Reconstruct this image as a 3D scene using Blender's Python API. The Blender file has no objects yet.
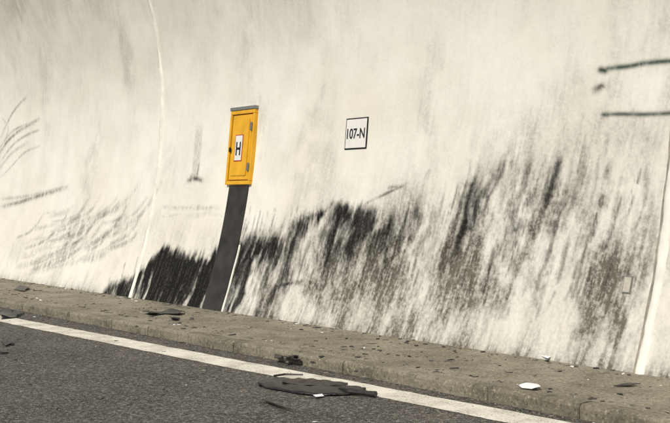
import bpy, bmesh, math, random
import numpy as np
from mathutils import Vector, Matrix, Quaternion
random.seed(7); rng=np.random.default_rng(11)
scene=bpy.context.scene
scene.view_settings.view_transform='Standard'
scene.view_settings.look='None'
scene.view_settings.exposure=0

# ------------------------------------------------------------ site geometry
TD=Vector((-0.6,0.8,0))      # along the tunnel
TN=Vector((0.8,0.6,0))       # across, towards the wall
DW=8.53                      # distance of wall foot
ROADZ=-0.12
EYE=1.6; F=1140.0; HY=200.0
def off(z):
    z=np.asarray(z,dtype=float)
    return np.where(z<3.3, 0.6-(3.3-z)**2/18.15, 0.6-(z-3.3)**2/11.0)
def P(s,z,o=0.0):
    D=DW+float(off(z))-o
    v=TN*D+TD*s
    return Vector((v.x,v.y,z))
def frame(s,z,o=0.0):
    R=-TD
    U=(P(s,z+0.01)-P(s,z-0.01)).normalized()
    N=R.cross(U).normalized()
    M=Matrix((R,U,N)).transposed().to_4x4()
    M.translation=P(s,z)+N*o
    return M
# survey helpers: photo measurement -> real position on wall / floor
def W(x,y):
    u=(x-335)/F; z=1.5
    for i in range(12):
        D=DW+float(off(z))
        s=D*(0.8-0.6*u)/(0.6+0.8*u)
        dep=0.6*D+0.8*s
        z=EYE+(HY-y)*dep/F
    return s,z
def G(x,y,z=ROADZ):
    dep=(EYE-z)*F/(y-HY)
    return Vector(((x-335)/F*dep,dep,z))

# ------------------------------------------------------------ noise
def vnoise(a,b,seed):
    r=np.random.default_rng(seed); T=r.random((256,256))
    ai=np.floor(a).astype(int); bi=np.floor(b).astype(int)
    fa=a-ai; fb=b-bi
    fa=fa*fa*(3-2*fa); fb=fb*fb*(3-2*fb)
    g=lambda i,j:T[i%256,j%256]
    return (g(ai,bi)*(1-fa)+g(ai+1,bi)*fa)*(1-fb)+(g(ai,bi+1)*(1-fa)+g(ai+1,bi+1)*fa)*fb
def fbm(a,b,seed,o=4,w0=.55):
    t=0;w=1;n=0
    for i in range(o):
        t=t+w*vnoise(a*2**i+i*17.3,b*2**i+i*9.1,seed+i); n+=w; w*=w0
    t=t/n
    return np.clip(.5+(t-t.mean())/(t.std()*4.4),0,1)
def sstep(e0,e1,x):
    t=np.clip((x-e0)/(e1-e0),0,1); return t*t*(3-2*t)

# ------------------------------------------------------------ materials
def newmat(name):
    m=bpy.data.materials.new(name); m.use_nodes=True
    nt=m.node_tree; b=nt.nodes['Principled BSDF']
    return m,nt,b
def plain(name,col,rough=0.6,metal=0.0,var=0.15,scale=30,bump=0.0):
    m,nt,b=newmat(name)
    tc=nt.nodes.new('ShaderNodeTexCoord'); n=nt.nodes.new('ShaderNodeTexNoise')
    n.inputs['Scale'].default_value=scale; n.inputs['Detail'].default_value=6
    nt.links.new(tc.outputs['Object'],n.inputs['Vector'])
    r=nt.nodes.new('ShaderNodeValToRGB')
    r.color_ramp.elements[0].position=.3; r.color_ramp.elements[1].position=.7
    r.color_ramp.elements[0].color=(*[c*(1-var) for c in col],1)
    r.color_ramp.elements[1].color=(*[min(1,c*(1+var)) for c in col],1)
    nt.links.new(n.outputs['Fac'],r.inputs['Fac'])
    nt.links.new(r.outputs['Color'],b.inputs['Base Color'])
    b.inputs['Roughness'].default_value=rough; b.inputs['Metallic'].default_value=metal
    if bump:
        bp=nt.nodes.new('ShaderNodeBump'); bp.inputs['Strength'].default_value=bump; bp.inputs['Distance'].default_value=.005
        nt.links.new(n.outputs['Fac'],bp.inputs['Height']); nt.links.new(bp.outputs['Normal'],b.inputs['Normal'])
    return m
class NT:
    def __init__(s,nt): s.nt=nt
    def noise(s,vec,scale,detail=5,rough=.55,dist=0):
        n=s.nt.nodes.new('ShaderNodeTexNoise'); n.inputs['Scale'].default_value=scale
        n.inputs['Detail'].default_value=detail; n.inputs['Roughness'].default_value=rough; n.inputs['Distortion'].default_value=dist
        s.nt.links.new(vec,n.inputs['Vector']); return n.outputs['Fac']
    def math(s,op,a,b=None,clamp=False):
        n=s.nt.nodes.new('ShaderNodeMath'); n.operation=op; n.use_clamp=clamp
        for i,v in enumerate((a,b)):
            if v is None: continue
            if isinstance(v,(int,float)): n.inputs[i].default_value=v
            else: s.nt.links.new(v,n.inputs[i])
        return n.outputs[0]
    def mapr(s,v,a,b,c=0,d=1,smooth=True):
        n=s.nt.nodes.new('ShaderNodeMapRange')
        if smooth: n.interpolation_type='SMOOTHSTEP'
        for i,k in zip((1,2,3,4),(a,b,c,d)): n.inputs[i].default_value=k
        s.nt.links.new(v,n.inputs[0]); return n.outputs[0]
    def mix(s,f,a,b):
        n=s.nt.nodes.new('ShaderNodeMix'); n.data_type='RGBA'
        for i,v in ((0,f),(6,a),(7,b)):
            if isinstance(v,(int,float)): n.inputs[i].default_value=v
            elif isinstance(v,tuple): n.inputs[i].default_value=(*v,1)
            else: s.nt.links.new(v,n.inputs[i])
        return n.outputs[2]
    def bump(s,h,b,st,d):
        n=s.nt.nodes.new('ShaderNodeBump'); n.inputs['Strength'].default_value=st; n.inputs['Distance'].default_value=d
        s.nt.links.new(h,n.inputs['Height']); s.nt.links.new(n.outputs[0],b.inputs['Normal'])

# wall paint with soot
mw,nt,b=newmat('tunnel_paint'); q=NT(nt)
at=nt.nodes.new('ShaderNodeAttribute'); at.attribute_name='wall_sz'; sz=at.outputs['Vector']
af=nt.nodes.new('ShaderNodeAttribute'); af.attribute_name='wall_flow'; fl=af.outputs['Vector']
ac=nt.nodes.new('ShaderNodeAttribute'); ac.attribute_name='dirt_shade'
sp=nt.nodes.new('ShaderNodeSeparateColor'); nt.links.new(ac.outputs['Color'],sp.inputs[0])
soot,grime_shade,green=sp.outputs
fine=q.noise(sz,24,4,.7)
streak=q.noise(fl,14,4,.65)
cloud=q.noise(sz,.6,4,.6)
base=q.mix(q.mapr(cloud,.3,.7),(.80,.765,.675),(.88,.855,.775))
base=q.mix(q.math('MULTIPLY',q.mapr(fine,.56,.70),.12),base,(.35,.32,.26))
gm=q.math('ADD',q.math('MULTIPLY',q.mapr(streak,.32,.66),.65),q.math('MULTIPLY',q.mapr(fine,.35,.62),.5))
gr=q.math('MULTIPLY',grime_shade,q.math('ADD',gm,.45),True)
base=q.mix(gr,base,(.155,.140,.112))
thr=q.math('ADD',q.math('MULTIPLY',q.mapr(fine,.3,.7,smooth=False),.45),q.math('MULTIPLY',q.mapr(streak,.3,.7,smooth=False),.55))
so=q.math('ADD',soot,q.math('MULTIPLY',q.math('MULTIPLY',q.math('SUBTRACT',thr,.5),1.25),q.math('MULTIPLY',soot,q.math('SUBTRACT',1.15,soot))),True)
base=q.mix(so,base,(.011,.0095,.008))
base=q.mix(green,base,(.03,.055,.04))
nt.links.new(base,b.inputs['Base Color']); b.inputs['Roughness'].default_value=.7
b.inputs['Specular IOR Level'].default_value=.15
q.bump(q.math('ADD',q.noise(sz,3,4,.6),q.math('MULTIPLY',fine,.12)),b,.2,.03)

# asphalt
ma,nt,b=newmat('asphalt'); q=NT(nt)
tc=nt.nodes.new('ShaderNodeTexCoord').outputs['Object']
n1=q.noise(tc,38,3,.75); n2=q.noise(tc,1.3,5,.6); n3=q.noise(tc,90,2,.6)
c=q.mix(q.mapr(n2,.3,.7),(.044,.038,.031),(.082,.073,.059))
c=q.mix(q.mapr(n1,.54,.62,0,.9),c,(.33,.305,.26))
c=q.mix(q.mapr(n3,.57,.66,0,.85),c,(.38,.355,.30))
c=q.mix(q.mapr(n1,.45,.36,0,.9),c,(.010,.009,.007))
nt.links.new(c,b.inputs['Base Color']); b.inputs['Roughness'].default_value=.85
q.bump(q.math('ADD',n1,q.math('MULTIPLY',n3,.4)),b,1.0,.018)

def conc(name,c1,c2,spots=.6):
    m,nt,b=newmat(name); q=NT(nt)
    tc=nt.nodes.new('ShaderNodeTexCoord').outputs['Object']
    n1=q.noise(tc,30,5,.75); n2=q.noise(tc,1.1,6,.65,.4); n3=q.noise(tc,5,6,.7)
    c=q.mix(q.mapr(n2,.35,.65),c1,c2)
    c=q.mix(q.mapr(n3,.50,.68,0,.65),c,tuple(v*.4 for v in c1))
    c=q.mix(q.mapr(n1,.54,.64,0,spots),c,tuple(min(.7,v*1.8) for v in c2))
    c=q.mix(q.mapr(n1,.46,.37,0,spots),c,tuple(v*.25 for v in c1))
    nt.links.new(c,b.inputs['Base Color']); b.inputs['Roughness'].default_value=.85
    q.bump(q.math('ADD',n1,n3),b,.8,.012)
    return m
mwalk=conc('dusty_concrete',(.19,.166,.118),(.31,.278,.205),.75)
mkerb=conc('kerb_stone',(.165,.145,.103),(.265,.238,.172))
mground=conc('earth',(.12,.11,.08),(.2,.18,.13))
ml,nt,b=newmat('road_paint'); q=NT(nt)
tc=nt.nodes.new('ShaderNodeTexCoord').outputs['Object']
n1=q.noise(tc,50,5,.75); n2=q.noise(tc,3,6,.7)
c=q.mix(q.mapr(n2,.35,.7),(.84,.80,.68),(.64,.60,.50))
c=q.mix(q.mapr(q.math('ADD',n1,q.math('MULTIPLY',n2,.35)),.68,.82,0,.75),c,(.16,.14,.10))
nt.links.new(c,b.inputs['Base Color']); b.inputs['Roughness'].default_value=.75
q.bump(n1,b,.5,.006)

# ------------------------------------------------------------ mesh helpers
def obj(name,verts,faces,mat,parent=None,smooth=False):
    me=bpy.data.meshes.new(name); me.from_pydata([tuple(v) for v in verts],[],faces); me.update()
    o=bpy.data.objects.new(name,me); scene.collection.objects.link(o)
    if mat: me.materials.append(mat)
    if parent: o.parent=parent
    if smooth: me.polygons.foreach_set('use_smooth',[True]*len(me.polygons))
    return o
def empty(name,loc=(0,0,0)):
    o=bpy.data.objects.new(name,None); scene.collection.objects.link(o); return o
def box(name,M,cx,cy,w,h,z0,z1,mat,parent,bev=.004,seg=2):
    bm=bmesh.new(); bmesh.ops.create_cube(bm,size=1)
    for v in bm.verts:
        v.co=Vector((cx+v.co.x*w,cy+v.co.y*h,(z0+z1)/2+v.co.z*(z1-z0)))
    if bev: bmesh.ops.bevel(bm,geom=bm.edges[:],offset=bev,segments=seg,affect='EDGES')
    me=bpy.data.meshes.new(name); bm.to_mesh(me); bm.free(); me.transform(M)
    o=bpy.data.objects.new(name,me); scene.collection.objects.link(o); me.materials.append(mat); o.parent=parent
    return o
def text(name,body,M,cx,cy,h,wid,z,mat,parent,bold=0.0):
    cu=bpy.data.curves.new(name,'FONT'); cu.body=body; cu.align_x='CENTER'; cu.align_y='CENTER'; cu.size=1; cu.extrude=.002; cu.offset=bold
    o=bpy.data.objects.new(name+'_c',cu); scene.collection.objects.link(o)
    bpy.context.view_layer.update()
    me=bpy.data.meshes.new_from_object(o.evaluated_get(bpy.context.evaluated_depsgraph_get()))
    bpy.data.objects.remove(o)
    xs=[v.co.x for v in me.vertices]; ys=[v.co.y for v in me.vertices]
    mx,my=(min(xs)+max(xs))/2,(min(ys)+max(ys))/2
    sx=wid/(max(xs)-min(xs)); sy=h/(max(ys)-min(ys))
    for v in me.vertices: v.co=Vector(((v.co.x-mx)*sx+cx,(v.co.y-my)*sy+cy,v.co.z+z))
    me.transform(M); me.name=name
    o=bpy.data.objects.new(name,me); scene.collection.objects.link(o); me.materials.clear(); me.materials.append(mat); o.parent=parent

# ------------------------------------------------------------ tunnel wall
wall=empty('tunnel_wall')
LEAN=.15
def wallgrid(name,ss,zz,dirt_shade=None):
    S,Z=np.meshgrid(ss,zz,indexing='ij'); D=DW+off(Z)
    X=TN.x*D+TD.x*S; Y=TN.y*D+TD.y*S
    co=np.stack([X,Y,Z],-1).reshape(-1,3); n,m=S.shape
    idx=np.arange(n*m).reshape(n,m)
    q=np.stack([idx[:-1,:-1],idx[:-1,1:],idx[1:,1:],idx[1:,:-1]],-1).reshape(-1,4)
    me=bpy.data.meshes.new(name); me.vertices.add(n*m); me.vertices.foreach_set('co',co.ravel())
    me.loops.add(q.size); me.loops.foreach_set('vertex_index',q.ravel().astype(np.int32))
    me.polygons.add(len(q)); me.polygons.foreach_set('loop_start',(np.arange(len(q))*4).astype(np.int32))
    me.update(calc_edges=True)
    me.polygons.foreach_set('use_smooth',np.ones(len(q),bool))
    a=me.attributes.new('wall_sz','FLOAT_VECTOR','POINT')
    a.data.foreach_set('vector',np.stack([S,Z,Z*0],-1).ravel().astype(np.float32))
    a=me.attributes.new('wall_flow','FLOAT_VECTOR','POINT')
    a.data.foreach_set('vector',np.stack([S+LEAN*Z,Z*.12,Z*0],-1).ravel().astype(np.float32))
    if dirt_shade is None:
        dirt_shade=np.zeros(S.shape+(4,)); dirt_shade[...,1]=.12; dirt_shade[...,3]=1
    a=me.attributes.new('dirt_shade','FLOAT_COLOR','POINT'); a.data.foreach_set('color',dirt_shade.reshape(-1,4).ravel().astype(np.float32))
    me.materials.append(mw)
    o=bpy.data.objects.new(name,me); scene.collection.objects.link(o); o.parent=wall; return o
ss=np.arange(3.0,28.001,.02)
zz=np.concatenate([np.arange(-.02,4.0,.0155),np.linspace(4.0,6.2,90)])
S,Z=np.meshgrid(ss,zz,indexing='ij')
green=np.zeros_like(S); grime_shade=np.zeros_like(S)
warp=(fbm(S*.9,Z*.9,33,3)-.5)*.30
L=S+LEAN*Z+warp
st1=fbm(L*3.4,Z*.55,100,5,.62); st2=fbm(L*10,Z*1.0,200,4,.62); st3=fbm(L*1.6,Z*.5,300,4); mot=fbm(S*2.2,Z*1.8,400,6,.62); fin=fbm(S*10,Z*7,450,4,.7)
edge=fbm(L*4,Z*.6,500,4,.6)
def ctrl(pts):
    a=sorted([(W(x,y)[0],v) for x,y,v in pts]); return np.interp(ss,[p[0] for p in a],[p[1] for p in a])[:,None]
tops=[(95,296),(103,288),(118,276),(130,278),(137,270),(150,258),(165,251),(190,254),(208,255),(222,250),(240,238),(262,230),(285,226),(305,214),(325,204),(345,202),(365,205),(385,203),(400,194),(430,180),(455,178),(480,180),(505,165),(530,158),(560,162),(600,155),(640,168),(690,188)]
a=sorted([W(x,y) for x,y in tops]); ztop=np.interp(ss,[p[0] for p in a],[p[1] for p in a])[:,None]
amp=ctrl([(90,295,0),(102,292,.9),(118,290,1.5),(131,292,1.55),(140,290,1.75),(165,285,2.0),(208,285,1.9),(221,285,1.38),(250,260,1.18),(285,260,1.06),(310,240,1.1),(345,225,1.15),(375,225,1.08),(400,230,1.0),(430,220,1.0),(470,230,1.03),(515,220,1.08),(550,240,1.03),(600,230,1.03),(635,240,.84),(660,240,.60),(690,240,.5)])
fall=ctrl([(90,290,2.2),(208,290,2.2),(225,280,1.9),(285,280,1.3),(310,250,1.0),(345,240,.9),(375,240,.9),(410,240,.9),(470,240,.88),(520,240,.9),(560,240,1.1),(640,240,1.2)])
soft=ctrl([(90,290,.14),(208,290,.24),(225,270,.32),(300,240,.26),(345,220,.24),(380,220,.32),(420,200,.5),(520,200,.6),(640,200,.6)])
dd=ztop-Z+(edge-.5)*ctrl([(90,290,.12),(208,290,.22),(225,260,.35),(300,240,.30),(345,240,.25),(420,220,.7),(640,220,.9)])
den=amp*sstep(-soft,soft,dd)*np.exp(-np.clip(dd-.12,0,9)/fall)
def blob(x,y,rx,ry,a,lean=LEAN):
    s0,z0=W(x,y); s1,_=W(x+rx,y); s2,_=W(x-rx,y); _,z1=W(x,y-ry)
    rs=abs(s2-s1)/2; rz=abs(z1-z0)
    ds=(S-s0+lean*(Z-z0)+warp*.6)/rs; dz=(Z-z0+(edge-.5)*.3)/rz
    return a*np.exp(-(ds**2+dz**2))
for bb in [(345,215,24,8,.55),(358,224,16,9,.3),(322,213,18,8,.4),(300,224,14,7,.3),(262,250,18,9,.5),(240,262,10,18,.35),(515,225,7,38,.5),(430,178,10,5,.4),(410,205,7,20,.3),(462,238,9,40,.4),
           (552,262,8,40,.4),(598,230,7,42,.35),(585,292,10,26,.25),(325,262,22,30,.25),(390,262,12,30,.25),(290,285,26,18,.25),(232,295,10,16,.4),(430,262,9,30,.28),(535,175,7,18,.35),(610,172,8,16,.25),(480,215,7,30,.3),(245,305,30,9,.35)]:
    den=den+blob(*bb)
N=np.clip(.42*st1+.38*st2+.20*fin,0,1); N=np.clip(.5+(N-.5)*1.5,0,1)
m=den*(.17+1.05*N)
soot=.96*sstep(.24,1.04,m)
soot=np.maximum(soot,.995*sstep(.95,1.55,den+.75*(st2-.5)+.3*(fin-.5)))
# grime: brownish smear underneath and below the soot; painted corner falloff higher up
g=blob(300,285,80,40,.9,0)+blob(400,270,90,60,.9,0)+blob(530,255,115,85,.9,0)+blob(620,310,80,70,.65,0)+blob(590,130,100,60,.34,0)+blob(640,50,70,60,.28,0)+blob(170,250,50,30,.25,0)+blob(420,345,80,20,.35,0)  # upper-right blobs: mottled grime plus painted corner falloff
g=np.clip(g,0,1)
grime_shade=g*(.17+.68*sstep(.25,.85,.45*st1+.30*mot+.25*fin))
grime_shade+=.13*sstep(.55,.9,st3)*sstep(.3,.8,mot)+.11*mot
low=np.exp(-np.clip(Z,0,9)/.09); grime_shade+=.6*low*(.3+.7*st2)
grime_shade+=.10*sstep(3.1,5.4,Z)*(.4+.6*mot)  # upper wall darkened in colour to imitate light falling off towards the corners
# strokes
def stroke(pts,w,a,arr,taper=True,rough=.5):
    pp=[W(*p) for p in pts]
    for k in range(3):
        n=[pp[0]]
        for p,r in zip(pp[:-1],pp[1:]):
            n+= [(p[0]*.75+r[0]*.25,p[1]*.75+r[1]*.25),(p[0]*.25+r[0]*.75,p[1]*.25+r[1]*.75)]
        n.append(pp[-1]); pp=n
    N=len(pp)-1
    for i in range(N):
        (a0,b0),(a1,b1)=pp[i],pp[i+1]
        i0=np.searchsorted(ss,min(a0,a1)-3*w); i1=np.searchsorted(ss,max(a0,a1)+3*w)
        j0=np.searchsorted(zz,min(b0,b1)-3*w); j1=np.searchsorted(zz,max(b0,b1)+3*w)
        if i1<=i0 or j1<=j0: continue
        s_=S[i0:i1,j0:j1]; z_=Z[i0:i1,j0:j1]
        dx,dy=a1-a0,b1-b0; l2=dx*dx+dy*dy+1e-9
        t=np.clip(((s_-a0)*dx+(z_-b0)*dy)/l2,0,1)
        d=np.hypot(s_-a0-t*dx,z_-b0-t*dy)
        tt=(i+t)/N; env=np.sin(np.pi*np.clip(tt,.02,.98))**.6 if taper else 1
        v=a*env*np.exp(-(d/w)**2)*(1-rough+rough*sstep(.2,.6,fin[i0:i1,j0:j1])*1.2)
        arr[i0:i1,j0:j1]=np.maximum(arr[i0:i1,j0:j1],np.clip(v,0,1))
for pts,w,a in [([(0,153),(8,140),(22,129),(40,119)],.04,.65),([(2,160),(12,145),(26,135),(40,130)],.03,.5),([(0,148),(12,130),(34,122)],.03,.4),
    ([(0,140),(6,126),(14,110),(28,96)],.03,.45),([(0,178),(14,164),(24,152),(40,146)],.025,.35),([(0,168),(12,152),(28,143)],.04,.3),
    ([(0,207),(18,203),(44,194),(68,187)],.05,.6),([(0,199),(25,197),(50,191)],.04,.35),([(2,118),(10,128),(4,142)],.025,.3)]:
    stroke(pts,w,a,soot)
r2=random.Random(5)
def swoop(x,y,l,rise,w,a,arr,rough):
    # shallow start that curls upward toward its end
    stroke([(x,y),(x+l*.35,y-rise*.12),(x+l*.7,y-rise*.42),(x+l,y-rise)],w,a,arr,rough=rough)
for k in range(34):   # fan of sweeping arcs rising toward the joint
    x=r2.uniform(15,110); y=262-(x-15)*.34+r2.uniform(-26,20); l=r2.uniform(20,66)
    swoop(x,y,l,l*r2.uniform(.25,.95),r2.uniform(.025,.09),r2.uniform(.22,.55),grime_shade,.55)
for k in range(14):
    x=r2.uniform(55,112); y=252-(x-30)*.40+r2.uniform(-18,10); l=r2.uniform(16,42)
    swoop(x,y,l,l*r2.uniform(.3,.8),r2.uniform(.02,.045),r2.uniform(.2,.42),soot,.6)
for k in range(14):
    x=r2.uniform(0,60); y=r2.uniform(212,262); l=r2.uniform(20,50)
    swoop(x,y,l,l*r2.uniform(.15,.4),r2.uniform(.03,.08),r2.uniform(.2,.42),grime_shade,.5)
for k in range(10):
    x=r2.uniform(150,205); y=r2.uniform(205,222); stroke([(x,y),(x+12,y+1),(x+r2.uniform(20,34),y+r2.uniform(-5,4))],.04,r2.uniform(.15,.36),grime_shade)
stroke([(363,205),(385,194),(405,185)],.020,.75,soot); stroke([(388,188),(400,186)],.02,.5,soot)
stroke([(303,281),(288,284),(274,286)],.045,.9,soot)
for k in range(190):
    x=r2.uniform(236,650); y=r2.uniform(205,260) if x<420 else r2.uniform(165,270); l=r2.uniform(18,70)
    stroke([(x,y),(x-l*.12,y+l*.5),(x-l*.28,y+l)],r2.uniform(.010,.026),r2.uniform(.25,.7),soot,rough=.8)
for k in range(70):
    x=r2.uniform(105,330); y=np.interp(x,[105,137,208,262,330],[288,270,260,243,212])+r2.uniform(-6,12); l=r2.uniform(8,22)
    if 203<x<245 and y<250: continue
    stroke([(x+l*.25,y-l*.6),(x+l*.1,y),(x-l*.15,y+l)],r2.uniform(.012,.03),r2.uniform(.3,.7),soot,rough=.6)
# green sprayed lines + small dark marks
stroke([(601,71),(612,68),(628,67),(645,63),(690,60)],.028,.95,green,False,.2); stroke([(600,70),(605,71)],.035,1,green,False,0)
stroke([(603,115),(620,114),(645,115),(690,112)],.024,.9,green,False,.2)
stroke([(594,90),(600,87),(606,86)],.04,.75,soot)
stroke([(187,181),(195,178),(203,181)],.04,.75,soot); stroke([(190,176),(196,180)],.04,.5,soot)
stroke([(199,163),(197,176)],.025,.45,soot)
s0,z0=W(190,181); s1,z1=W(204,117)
grime_shade+=.22*sstep(0,.05,s0-S)*sstep(0,.05,S-s1)*sstep(0,.04,Z-z0)*sstep(0,.3,z1-Z)*(.6+.8*fin)
soot=np.clip(soot,0,.995); grime_shade=np.clip(grime_shade,0,.85)
dirt_shade=np.stack([soot,grime_shade,green,np.ones_like(S)],-1)
wallgrid('lining',ss,zz,dirt_shade)
wallgrid('lining_far',np.arange(28.0,70.1,.5),np.arange(-.02,6.21,.1))
wallgrid('lining_near',np.arange(-25,3.01,.5),np.arange(-.02,6.21,.1))
mconc=plain('raw_concrete',(.35,.34,.31),.9,0,.2,3)
bv=[];bf=[]
zs=np.arange(-.3,6.31,.3)
for s in (-25,70):
    for z in zs: bv.append(P(s,min(max(z,-.3),6.2),-.35))
n=len(zs)
for i in range(n-1): bf.append((i,i+1,n+i+1,n+i))
obj('lining_back',bv,bf,mconc,wall)
obj('lining_crown',[P(-25,6.2),P(70,6.2),P(70,6.2,-.35),P(-25,6.2,-.35)],[(0,1,2,3)],mconc,wall)
# joints
mbead=plain('joint_sealant',(.82,.80,.72),.6,0,.14,5)
mgroove_shade=plain('joint_groove_shade',(.30,.27,.22),.9,0,.35,9)  # dark joint edge, its tone also painting the bead's slight shadow
def ribbon(name,s0,w,h,mat,z0=0,z1=6.2,parent=wall,base=.0,n=160,wob=0):
    v=[];f=[]; prof=[(-.5,0),(-.38,.7),(-.15,1),(.15,1),(.38,.7),(.5,0)]
    rr=random.Random(int(s0*100))
    e=0
    for i in range(n+1):
        z=z0+(z1-z0)*i/n
        e=e*.8+rr.uniform(-.10,.10)
        jx=wob*(math.sin(z*5.1)+.6*math.sin(z*11.7+1))
        for a,c in prof: v.append(P(s0+jx+a*w*(1+e),z,base+c*h))
    k=len(prof)
    for i in range(n):
        for j in range(k-1): f.append((i*k+j,i*k+j+1,(i+1)*k+j+1,(i+1)*k+j))
    return obj(name,v,f,mat,parent,True)
for i,(s0,w) in enumerate([(16.98,.08),(6.70,.10),(27.1,.08),(37.2,.08),(47.3,.08),(-3.3,.1)]):
    ribbon('joint_groove_shade_%d'%i,s0+w*.5,w*.55,.003,mgroove_shade,wob=.006)
    ribbon('joint_bead_%d'%i,s0,w,.024,mbead,wob=.006)

# ------------------------------------------------------------ hydrant cabinet
cab=empty('hydrant_cabinet')
my=plain('yellow_enamel',(.80,.42,.018),.42,0,.12,5)
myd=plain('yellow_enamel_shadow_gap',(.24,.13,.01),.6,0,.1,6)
mgr=plain('galvanised_steel',(.30,.29,.26),.45,.5,.15,20)
mdk=plain('dark_cover',(.030,.027,.023),.75,0,.45,5,.3)
mwh=plain('white_plate',(.82,.80,.75),.4,0,.05,10)
mrd=plain('red_paint',(.45,.06,.03),.5,0,.1,10)
mbk=plain('black_paint',(.012,.012,.012),.5,0,.1,10)
CS,CZ=14.375,2.375; w,h=.68,1.11
M=frame(CS,CZ,.0)
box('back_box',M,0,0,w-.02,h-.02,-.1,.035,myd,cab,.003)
t=.055
box('frame_top',M,0,h/2-t/2,w,t,-.02,.065,my,cab)
box('frame_bottom',M,0,-h/2+t/2,w,t,-.02,.065,my,cab)
box('frame_left',M,-w/2+t/2,0,t,h-2*t-.004,-.02,.064,my,cab)
box('frame_right',M,w/2-t/2,0,t,h-2*t-.004,-.02,.064,my,cab)
box('door',M,0,0,w-2*t-.03,h-2*t-.03,.036,.052,my,cab,.006)
box('door_panel',M,0,0,w-2*t-.15,h-2*t-.15,.0525,.064,my,cab,.008)
box('lintel',M,.0,h/2+.028,w+.02,.05,-.05,.075,mgr,cab)
for y in (.30,-.30): box('hinge_%d'%(y>0),M,w/2-t-.005,y,.05,.13,.066,.088,mgr,cab,.01)
box('latch',M,-w/2+t+.03,-.03,.045,.08,.066,.09,mbk,cab,.01)
box('label_border',M,-.03,-.01,.215,.40,.0645,.069,mrd,cab,.001,1)
box('label',M,-.03,-.01,.185,.37,.0695,.072,mwh,cab,.001,1)
box('letter_h_left',M,-.03-.048,-.02,.032,.20,.0725,.075,mbk,cab,0)
box('letter_h_right',M,-.03+.048,-.02,.032,.20,.0725,.075,mbk,cab,0)
box('letter_h_bar',M,-.03,-.02,.063,.034,.0725,.075,mbk,cab,0)
v=[];f=[]
for i in range(41):
    z=0+1.815*i/40
    for s,o in ((14.63,-.02),(14.63,.018),(14.10,.018),(14.10,-.02)): v.append(P(s,z,o))
for i in range(40):
    for j in range(3): f.append((i*4+j,i*4+j+1,(i+1)*4+j+1,(i+1)*4+j))
obj('pipe_cover',v,f,mdk,cab)
ribbon('cover_seal',14.07,.035,.02,mbead,0,.95,cab,n=40,wob=.006)

# ------------------------------------------------------------ number sign
sg=empty('tunnel_marker_sign')
M=frame(11.65,2.46,.0)
box('plate',M,0,0,.46,.41,-.01,.012,mbk,sg,.003)
box('face',M,0,0,.425,.375,.0122,.0145,mwh,sg,.001,1)
text('lettering','107-N',M,0,0,.135,.37,.017,mbk,sg,.012)
fp=empty('service_flap')
s_,z_=W(628,285); M=frame(s_,z_,.0)
mfl=plain('flap_paint',(.50,.47,.39),.6,0,.2,12)
box('rim',M,0,0,.105,.17,-.01,.008,mgr,fp,.002)
box('lid',M,0,0,.082,.147,.0085,.016,mfl,fp,.003)
# ------------------------------------------------------------ ground, walkway, kerb, road
def strip(name,Da,Db,z,mat,sa=-40,sb=120,n=80,parent=None):
    v=[];f=[]
    for i in range(n+1):
        s=sa+(sb-sa)*i/n
        for D in (Da(s),Db(s)):
            p=TN*D+TD*s; v.append((p.x,p.y,z))
    for i in range(n): f.append((2*i,2*i+2,2*i+3,2*i+1))
    return obj(name,v,f,mat,parent)
cl=lambda s:min(max(s,-10),45)
kerbD=lambda s:6.93-.018*(cl(s)-4.5)
obj('ground',[(-600,-600,-.16),(600,-600,-.16),(600,600,-.16),(-600,600,-.16)],[(0,1,2,3)],mground)
strip('road',lambda s:-6.0,lambda s:kerbD(s)+.05,ROADZ,ma)
def lineD(s): return 6.80-.050*(cl(s)-4.5) if s<20 else 6.025-.02*(cl(s)-20)
v=[];f=[];n=900
r3=random.Random(3); e1=e2=0
for i in range(n+1):
    s=-15+75*i/n
    e1=e1*.7+r3.uniform(-.008,.008); e2=e2*.7+r3.uniform(-.01,.01)
    for D in (lineD(s)+e1,lineD(s)-.38+e2):
        p=TN*D+TD*s; v.append((p.x,p.y,ROADZ+.004))
for i in range(n): f.append((2*i,2*i+2,2*i+3,2*i+1))
obj('road_edge_line',v,f,ml)
strip('pavement',lambda s:kerbD(s)+.16,lambda s:DW+.3,0.0,mwalk)
kv=[];kf=[]
s=-15.0
rk=random.Random(9)
while s<50:
    L1=1.0; dz=rk.uniform(-.004,.004); dq=rk.uniform(-.006,.006)
    prof=[(.0,-.14),(.0,-.03),(.010,-.009),(.032,.003),(.155,.004),(.155,-.14)]
    b0=len(kv)
    for k,sx in enumerate((s+.004,s+L1/2,s+L1-.004)):
        for a,z in prof:
            p=TN*(kerbD(sx)+a+dq)+TD*sx; kv.append((p.x,p.y,z+dz+(ROADZ+.12)))
    m=len(prof)
    for k in range(2):
        for j in range(m-1): kf.append((b0+k*m+j,b0+(k+1)*m+j,b0+(k+1)*m+j+1,b0+k*m+j+1))
    kf.append(tuple(b0+j for j in range(m))); kf.append(tuple(b0+2*m+j for j in reversed(range(m))))
    s+=L1
obj('kerb',kv,kf,mkerb)

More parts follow.
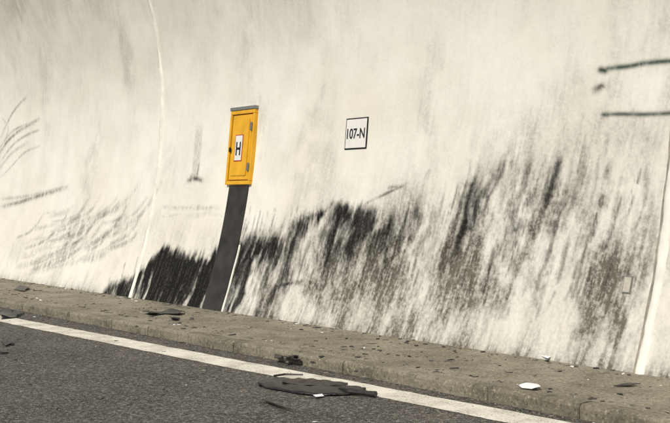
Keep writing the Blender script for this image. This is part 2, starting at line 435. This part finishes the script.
# ------------------------------------------------------------ debris
mdeb=plain('black_plastic',(.020,.018,.015),.42,0,.5,9,.5)
mdeb2=plain('dusty_plastic',(.052,.044,.035),.6,0,.5,10,.4)
mpap=plain('white_paper',(.88,.88,.88),.7,0,.04,10)
def sheetobj(name,outline,hf,mat,z,thick=.006,parent=None,res=2,smooth=False):
    bm=bmesh.new(); vs=[bm.verts.new((p.x,p.y,z)) for p in outline]; bm.faces.new(vs)
    bmesh.ops.triangulate(bm,faces=bm.faces[:])
    bmesh.ops.subdivide_edges(bm,edges=bm.edges[:],cuts=res,use_grid_fill=True)
    for v in bm.verts: v.co.z=z+hf(v.co.x,v.co.y)
    bmesh.ops.recalc_face_normals(bm,faces=bm.faces[:])
    r=bmesh.ops.extrude_face_region(bm,geom=bm.faces[:])
    for e in r['geom']:
        if isinstance(e,bmesh.types.BMVert): e.co.z+=thick
    bmesh.ops.recalc_face_normals(bm,faces=bm.faces[:])
    me=bpy.data.meshes.new(name); bm.to_mesh(me); bm.free()
    o=bpy.data.objects.new(name,me); scene.collection.objects.link(o); me.materials.append(mat); o.parent=parent
    if smooth: me.polygons.foreach_set('use_smooth',[True]*len(me.polygons))
    return o
bp=empty('bumper_fragment')
def loft(name,near,far,bulge,mat,parent,nu=60,nv=14,th=.010,rip=.004,zb=ROADZ,seed=4,jag=.012):
    def samp(pl,t):
        k=t*(len(pl)-1); i=min(int(k),len(pl)-2); fr=k-i
        return pl[i]*(1-fr)+pl[i+1]*fr
    v=[];f=[]
    rr=random.Random(seed); J=[(rr.uniform(-jag,jag),rr.uniform(-jag,jag)) for _ in range(nu+1)]
    for layer in (0,1):
        for i in range(nu+1):
            t=i/nu; a=samp(near,t)+Vector((0,J[i][0],0)); b_=samp(far,t)+Vector((0,J[i][1],0))
            for j in range(nv+1):
                u=j/nv; p=a.lerp(b_,u)
                hgt=bulge*math.sin(math.pi*min(1,u*1.25+.0))*(.45+.55*math.sin(math.pi*t))+rip*math.sin(t*31+u*5)+.02*max(0,u-.7)
                v.append(Vector((p.x,p.y,zb+.006+max(hgt,0)+layer*th)))
    K=(nu+1)*(nv+1); ix=lambda l,i,j:l*K+i*(nv+1)+j
    for i in range(nu):
        for j in range(nv):
            f.append((ix(1,i,j),ix(1,i+1,j),ix(1,i+1,j+1),ix(1,i,j+1)))
            f.append((ix(0,i,j),ix(0,i,j+1),ix(0,i+1,j+1),ix(0,i+1,j)))
    for i in range(nu):
        f.append((ix(0,i,0),ix(0,i+1,0),ix(1,i+1,0),ix(1,i,0))); f.append((ix(0,i,nv),ix(1,i,nv),ix(1,i+1,nv),ix(0,i+1,nv)))
    return obj(name,v,f,mat,parent,True)
near=[G(*p) for p in [(258,386),(265,389),(275,391),(288,393),(303,395.5),(320,396.5),(336,396.5),(348,396),(356,394),(366,392)]]
far=[G(*p) for p in [(258,384.5),(264,382),(273,380),(285,380),(300,381),(315,383),(330,385),(345,387),(357,388.5),(366,391)]]
loft('panel',near,far,.035,mdeb,bp)
near2=[G(*p) for p in [(282,388),(296,390),(312,391),(330,391),(348,390.5)]]
far2=[G(*p) for p in [(282,387),(296,384.5),(312,385),(330,387),(348,389.5)]]
loft('inner_flap',near2,far2,.02,mdeb2,bp,30,8,.005,.004,ROADZ+.042,8,.006)
def tube(name,pts,r,mat,parent=None,seg=8):
    bm=bmesh.new(); rings=[]
    for i,p in enumerate(pts):
        a=pts[max(i-1,0)]; c=pts[min(i+1,len(pts)-1)]; t=(c-a).normalized()
        u=t.cross(Vector((0,0,1))).normalized(); w_=u.cross(t)
        rr=r*(1+.2*math.sin(i*2.3))
        rings.append([bm.verts.new(p+u*rr*math.cos(2*math.pi*k/seg)+w_*rr*math.sin(2*math.pi*k/seg)) for k in range(seg)])
    for a,c in zip(rings[:-1],rings[1:]):
        for k in range(seg): bm.faces.new((a[k],a[(k+1)%seg],c[(k+1)%seg],c[k]))
    bm.faces.new(rings[0]); bm.faces.new(rings[-1][::-1])
    me=bpy.data.meshes.new(name); bm.to_mesh(me); bm.free()
    o=bpy.data.objects.new(name,me); scene.collection.objects.link(o); me.materials.append(mat); o.parent=parent
tube('trim_rod',[G(x,y)+Vector((0,0,.03)) for x,y in [(340,393),(350,395),(362,396.5),(376,398)]],.026,mdeb,bp)
tube('trim_strip',[G(x,y)+Vector((0,0,.03)) for x,y in [(274,379),(285,377.5),(303,378)]],.010,mdeb,bp)
def lump(name,cx,cy,z,wx,wy,hh,mat,seed,n=14):
    r=random.Random(seed); c=G(cx,cy,z); root=empty(name)
    for k in range(n):
        px=r.gauss(0,.3)*wx; py=r.gauss(0,.3)*wy; l=r.uniform(.25,.6)*wx; a=r.uniform(0,6.28)
        o=[]
        m=r.randint(5,7)
        for i in range(m):
            t=2*math.pi*i/m; o.append(Vector((c.x+px+math.cos(t)*l*r.uniform(.3,.6),c.y+py+math.sin(t)*wy*r.uniform(.2,.45),z)))
        ph=r.uniform(0,6); zb=r.uniform(.0,hh*.7)
        sheetobj('scrap_%d'%k,o,lambda x,y:.004+zb+.3*hh*(1+math.sin(x*30+ph))*.5,mat,z,.006,root,1)
lump('plastic_wreckage',291,363,ROADZ+.02,.20,.14,.07,mdeb,1)
def flat(name,pts,mat,z,amp=.02,th=.006):
    out=[G(x,y,z) for x,y in pts]
    return sheetobj(name,out,lambda x,y:.006+amp*(1+math.sin(x*13+y*7)),mat,z,th)
flat('plastic_strip',[(142,314.5),(150,312),(162,313),(172,312),(185,314),(178,316),(165,314.5),(152,316.5)],mdeb,0,.02)
flat('plastic_strip',[(169,320),(174,317.5),(180,318.5),(177,321.5),(171,321)],mdeb,0,.02)
flat('plastic_strip',[(0,313),(8,311),(12,315),(22,312),(16,318),(6,319),(-3,320)],mdeb,ROADZ+.006,.03)
flat('plastic_strip',[(262,402),(272,403),(284,409),(292,413),(280,410),(266,405)],mdeb,ROADZ,.02)
flat('plastic_strip',[(614,387),(628,385.5),(641,386),(630,387.5)],mdeb,0,.006)
flat('plastic_strip',[(0,343),(7,345),(12,346),(5,347)],mdeb,ROADZ,.02)
flat('plastic_strip',[(275,360),(283,361),(281,364),(274,363)],mdeb,ROADZ,.03)
flat('plastic_strip',[(14,290),(22,287),(30,289),(24,292)],mdeb,0,.02)
flat('paper_scrap',[(541,359),(549,351),(556,353),(555,360),(548,361)],mpap,0,.018,.003)
flat('paper_scrap',[(519,387.5),(527,386),(538,387),(541,390),(532,391),(522,389.5)],mpap,0.006,.010,.003)
flat('paper_scrap',[(313,396),(322,395),(324,397),(316,398)],mpap,ROADZ+.01,.003,.003)
bm=bmesh.new(); r=random.Random(21)
def shard(p,sz,mi):
    n=r.randint(3,5); h=sz*r.uniform(.15,.6)
    lo=[];hi=[]; a0=r.uniform(0,6.28); ex=r.uniform(1,2.4); ax=r.uniform(0,3.14)
    for i in range(n):
        t=a0+2*math.pi*i/n+r.uniform(-.3,.3); q0=sz*r.uniform(.5,1)
        x,y=math.cos(t)*q0*ex,math.sin(t)*q0/ex**.5
        x,y=x*math.cos(ax)-y*math.sin(ax),x*math.sin(ax)+y*math.cos(ax)
        lo.append(bm.verts.new((p.x+x,p.y+y,p.z))); hi.append(bm.verts.new((p.x+x*.8+r.uniform(-.2,.2)*sz,p.y+y*.8,p.z+h*r.uniform(.4,1))))
    fs=[bm.faces.new(hi),bm.faces.new(lo[::-1])]
    for i in range(n): fs.append(bm.faces.new((lo[i],lo[(i+1)%n],hi[(i+1)%n],hi[i])))
    for f_ in fs: f_.material_index=mi
def pos(s,D,z): p=TN*D+TD*s; return Vector((p.x,p.y,z))
for k in range(2000):
    s=r.uniform(2,26)
    D=r.choice([r.uniform(7.1,8.5),8.5-abs(r.gauss(0,.14)),7.1+abs(r.gauss(0,.1))])
    shard(pos(s,D,0.0),r.choice([.005,.006,.007,.008,.01,.012,.016,.024,.03])*r.uniform(.7,1.2),r.choices([0,1,2,3],[6,4,.4,3])[0])
for k in range(2600):
    s=r.uniform(0,26)
    D=r.choice([r.uniform(0,6.9),r.uniform(4.5,6.9),6.85-abs(r.gauss(0,.08))])
    shard(pos(s,D,ROADZ+.001),r.choice([.005,.006,.007,.008,.01,.012,.02])*r.uniform(.7,1.2),r.choices([0,1,2,3],[5,4,.5,5])[0])
for k in range(50):
    x,y=r.choice([(r.uniform(0,60),r.uniform(286,300)),(r.uniform(130,240),r.uniform(308,330)),(r.uniform(260,460),r.uniform(340,372))])
    shard(G(x,y,0),r.uniform(.015,.04),0)
for k in range(26):
    x,y=r.uniform(0,230),r.uniform(338,415)
    shard(G(x,y,ROADZ),r.uniform(.012,.032),r.choice([0,0,1,3]))
for x,y,z,sz in [(7,345,ROADZ,.06),(4,354,ROADZ,.05),(70,352,ROADZ,.03),(182,343,ROADZ,.04),(352,347,0,.04),(345,350,0,.04),(362,349,0,.03),(356,372,0,.04),(410,357,0,.035),(438,372,0,.04),
               (467,361,0,.03),(500,366,0,.03),(386,340,0,.03),(308,326,0,.05),(316,328,0,.04),(150,321,0,.03),(175,319,0,.05),(40,291,0,.04),(20,287,0,.06),(30,290,0,.03),(428,414,ROADZ,.02),(163,365,ROADZ,.02),(163,352,ROADZ,.03),(560,372,0,.03)]:
    shard(G(x,y,z),sz,0)
me=bpy.data.meshes.new('debris_scatter'); bm.to_mesh(me); bm.free()
o=bpy.data.objects.new('debris_scatter',me); scene.collection.objects.link(o)
mst=plain('stone_chips',(.26,.24,.19),.8,0,.3,20)
for m_ in (mdeb,mdeb2,mpap,mst): me.materials.append(m_)

# ------------------------------------------------------------ light
SE=math.radians(44); SR=math.radians(215)
wd=bpy.data.worlds.new('World'); scene.world=wd; wd.use_nodes=True
nt=wd.node_tree; sky=nt.nodes.new('ShaderNodeTexSky'); sky.sky_type='NISHITA'; sky.sun_disc=False
sky.sun_elevation=SE; sky.sun_rotation=SR
bg=nt.nodes['Background']; bg.inputs[1].default_value=.075
nt.links.new(sky.outputs[0],bg.inputs[0])
ld=bpy.data.lights.new('sun','SUN'); ld.energy=3.4; ld.angle=math.radians(12); ld.color=(1,.935,.815)
lo=bpy.data.objects.new('sun',ld); scene.collection.objects.link(lo)
dirv=Vector((math.sin(SR)*math.cos(SE),math.cos(SR)*math.cos(SE),math.sin(SE)))
lo.rotation_euler=dirv.to_track_quat('Z','Y').to_euler()
# ------------------------------------------------------------ camera
cd=bpy.data.cameras.new('camera'); cam=bpy.data.objects.new('camera',cd); scene.collection.objects.link(cam)
cd.sensor_width=36; cd.lens=36*F/670; cd.clip_end=3000
cam.location=(0,0,EYE); cam.rotation_euler=(math.radians(90)-math.atan(11.5/F),0,0)
scene.camera=cam
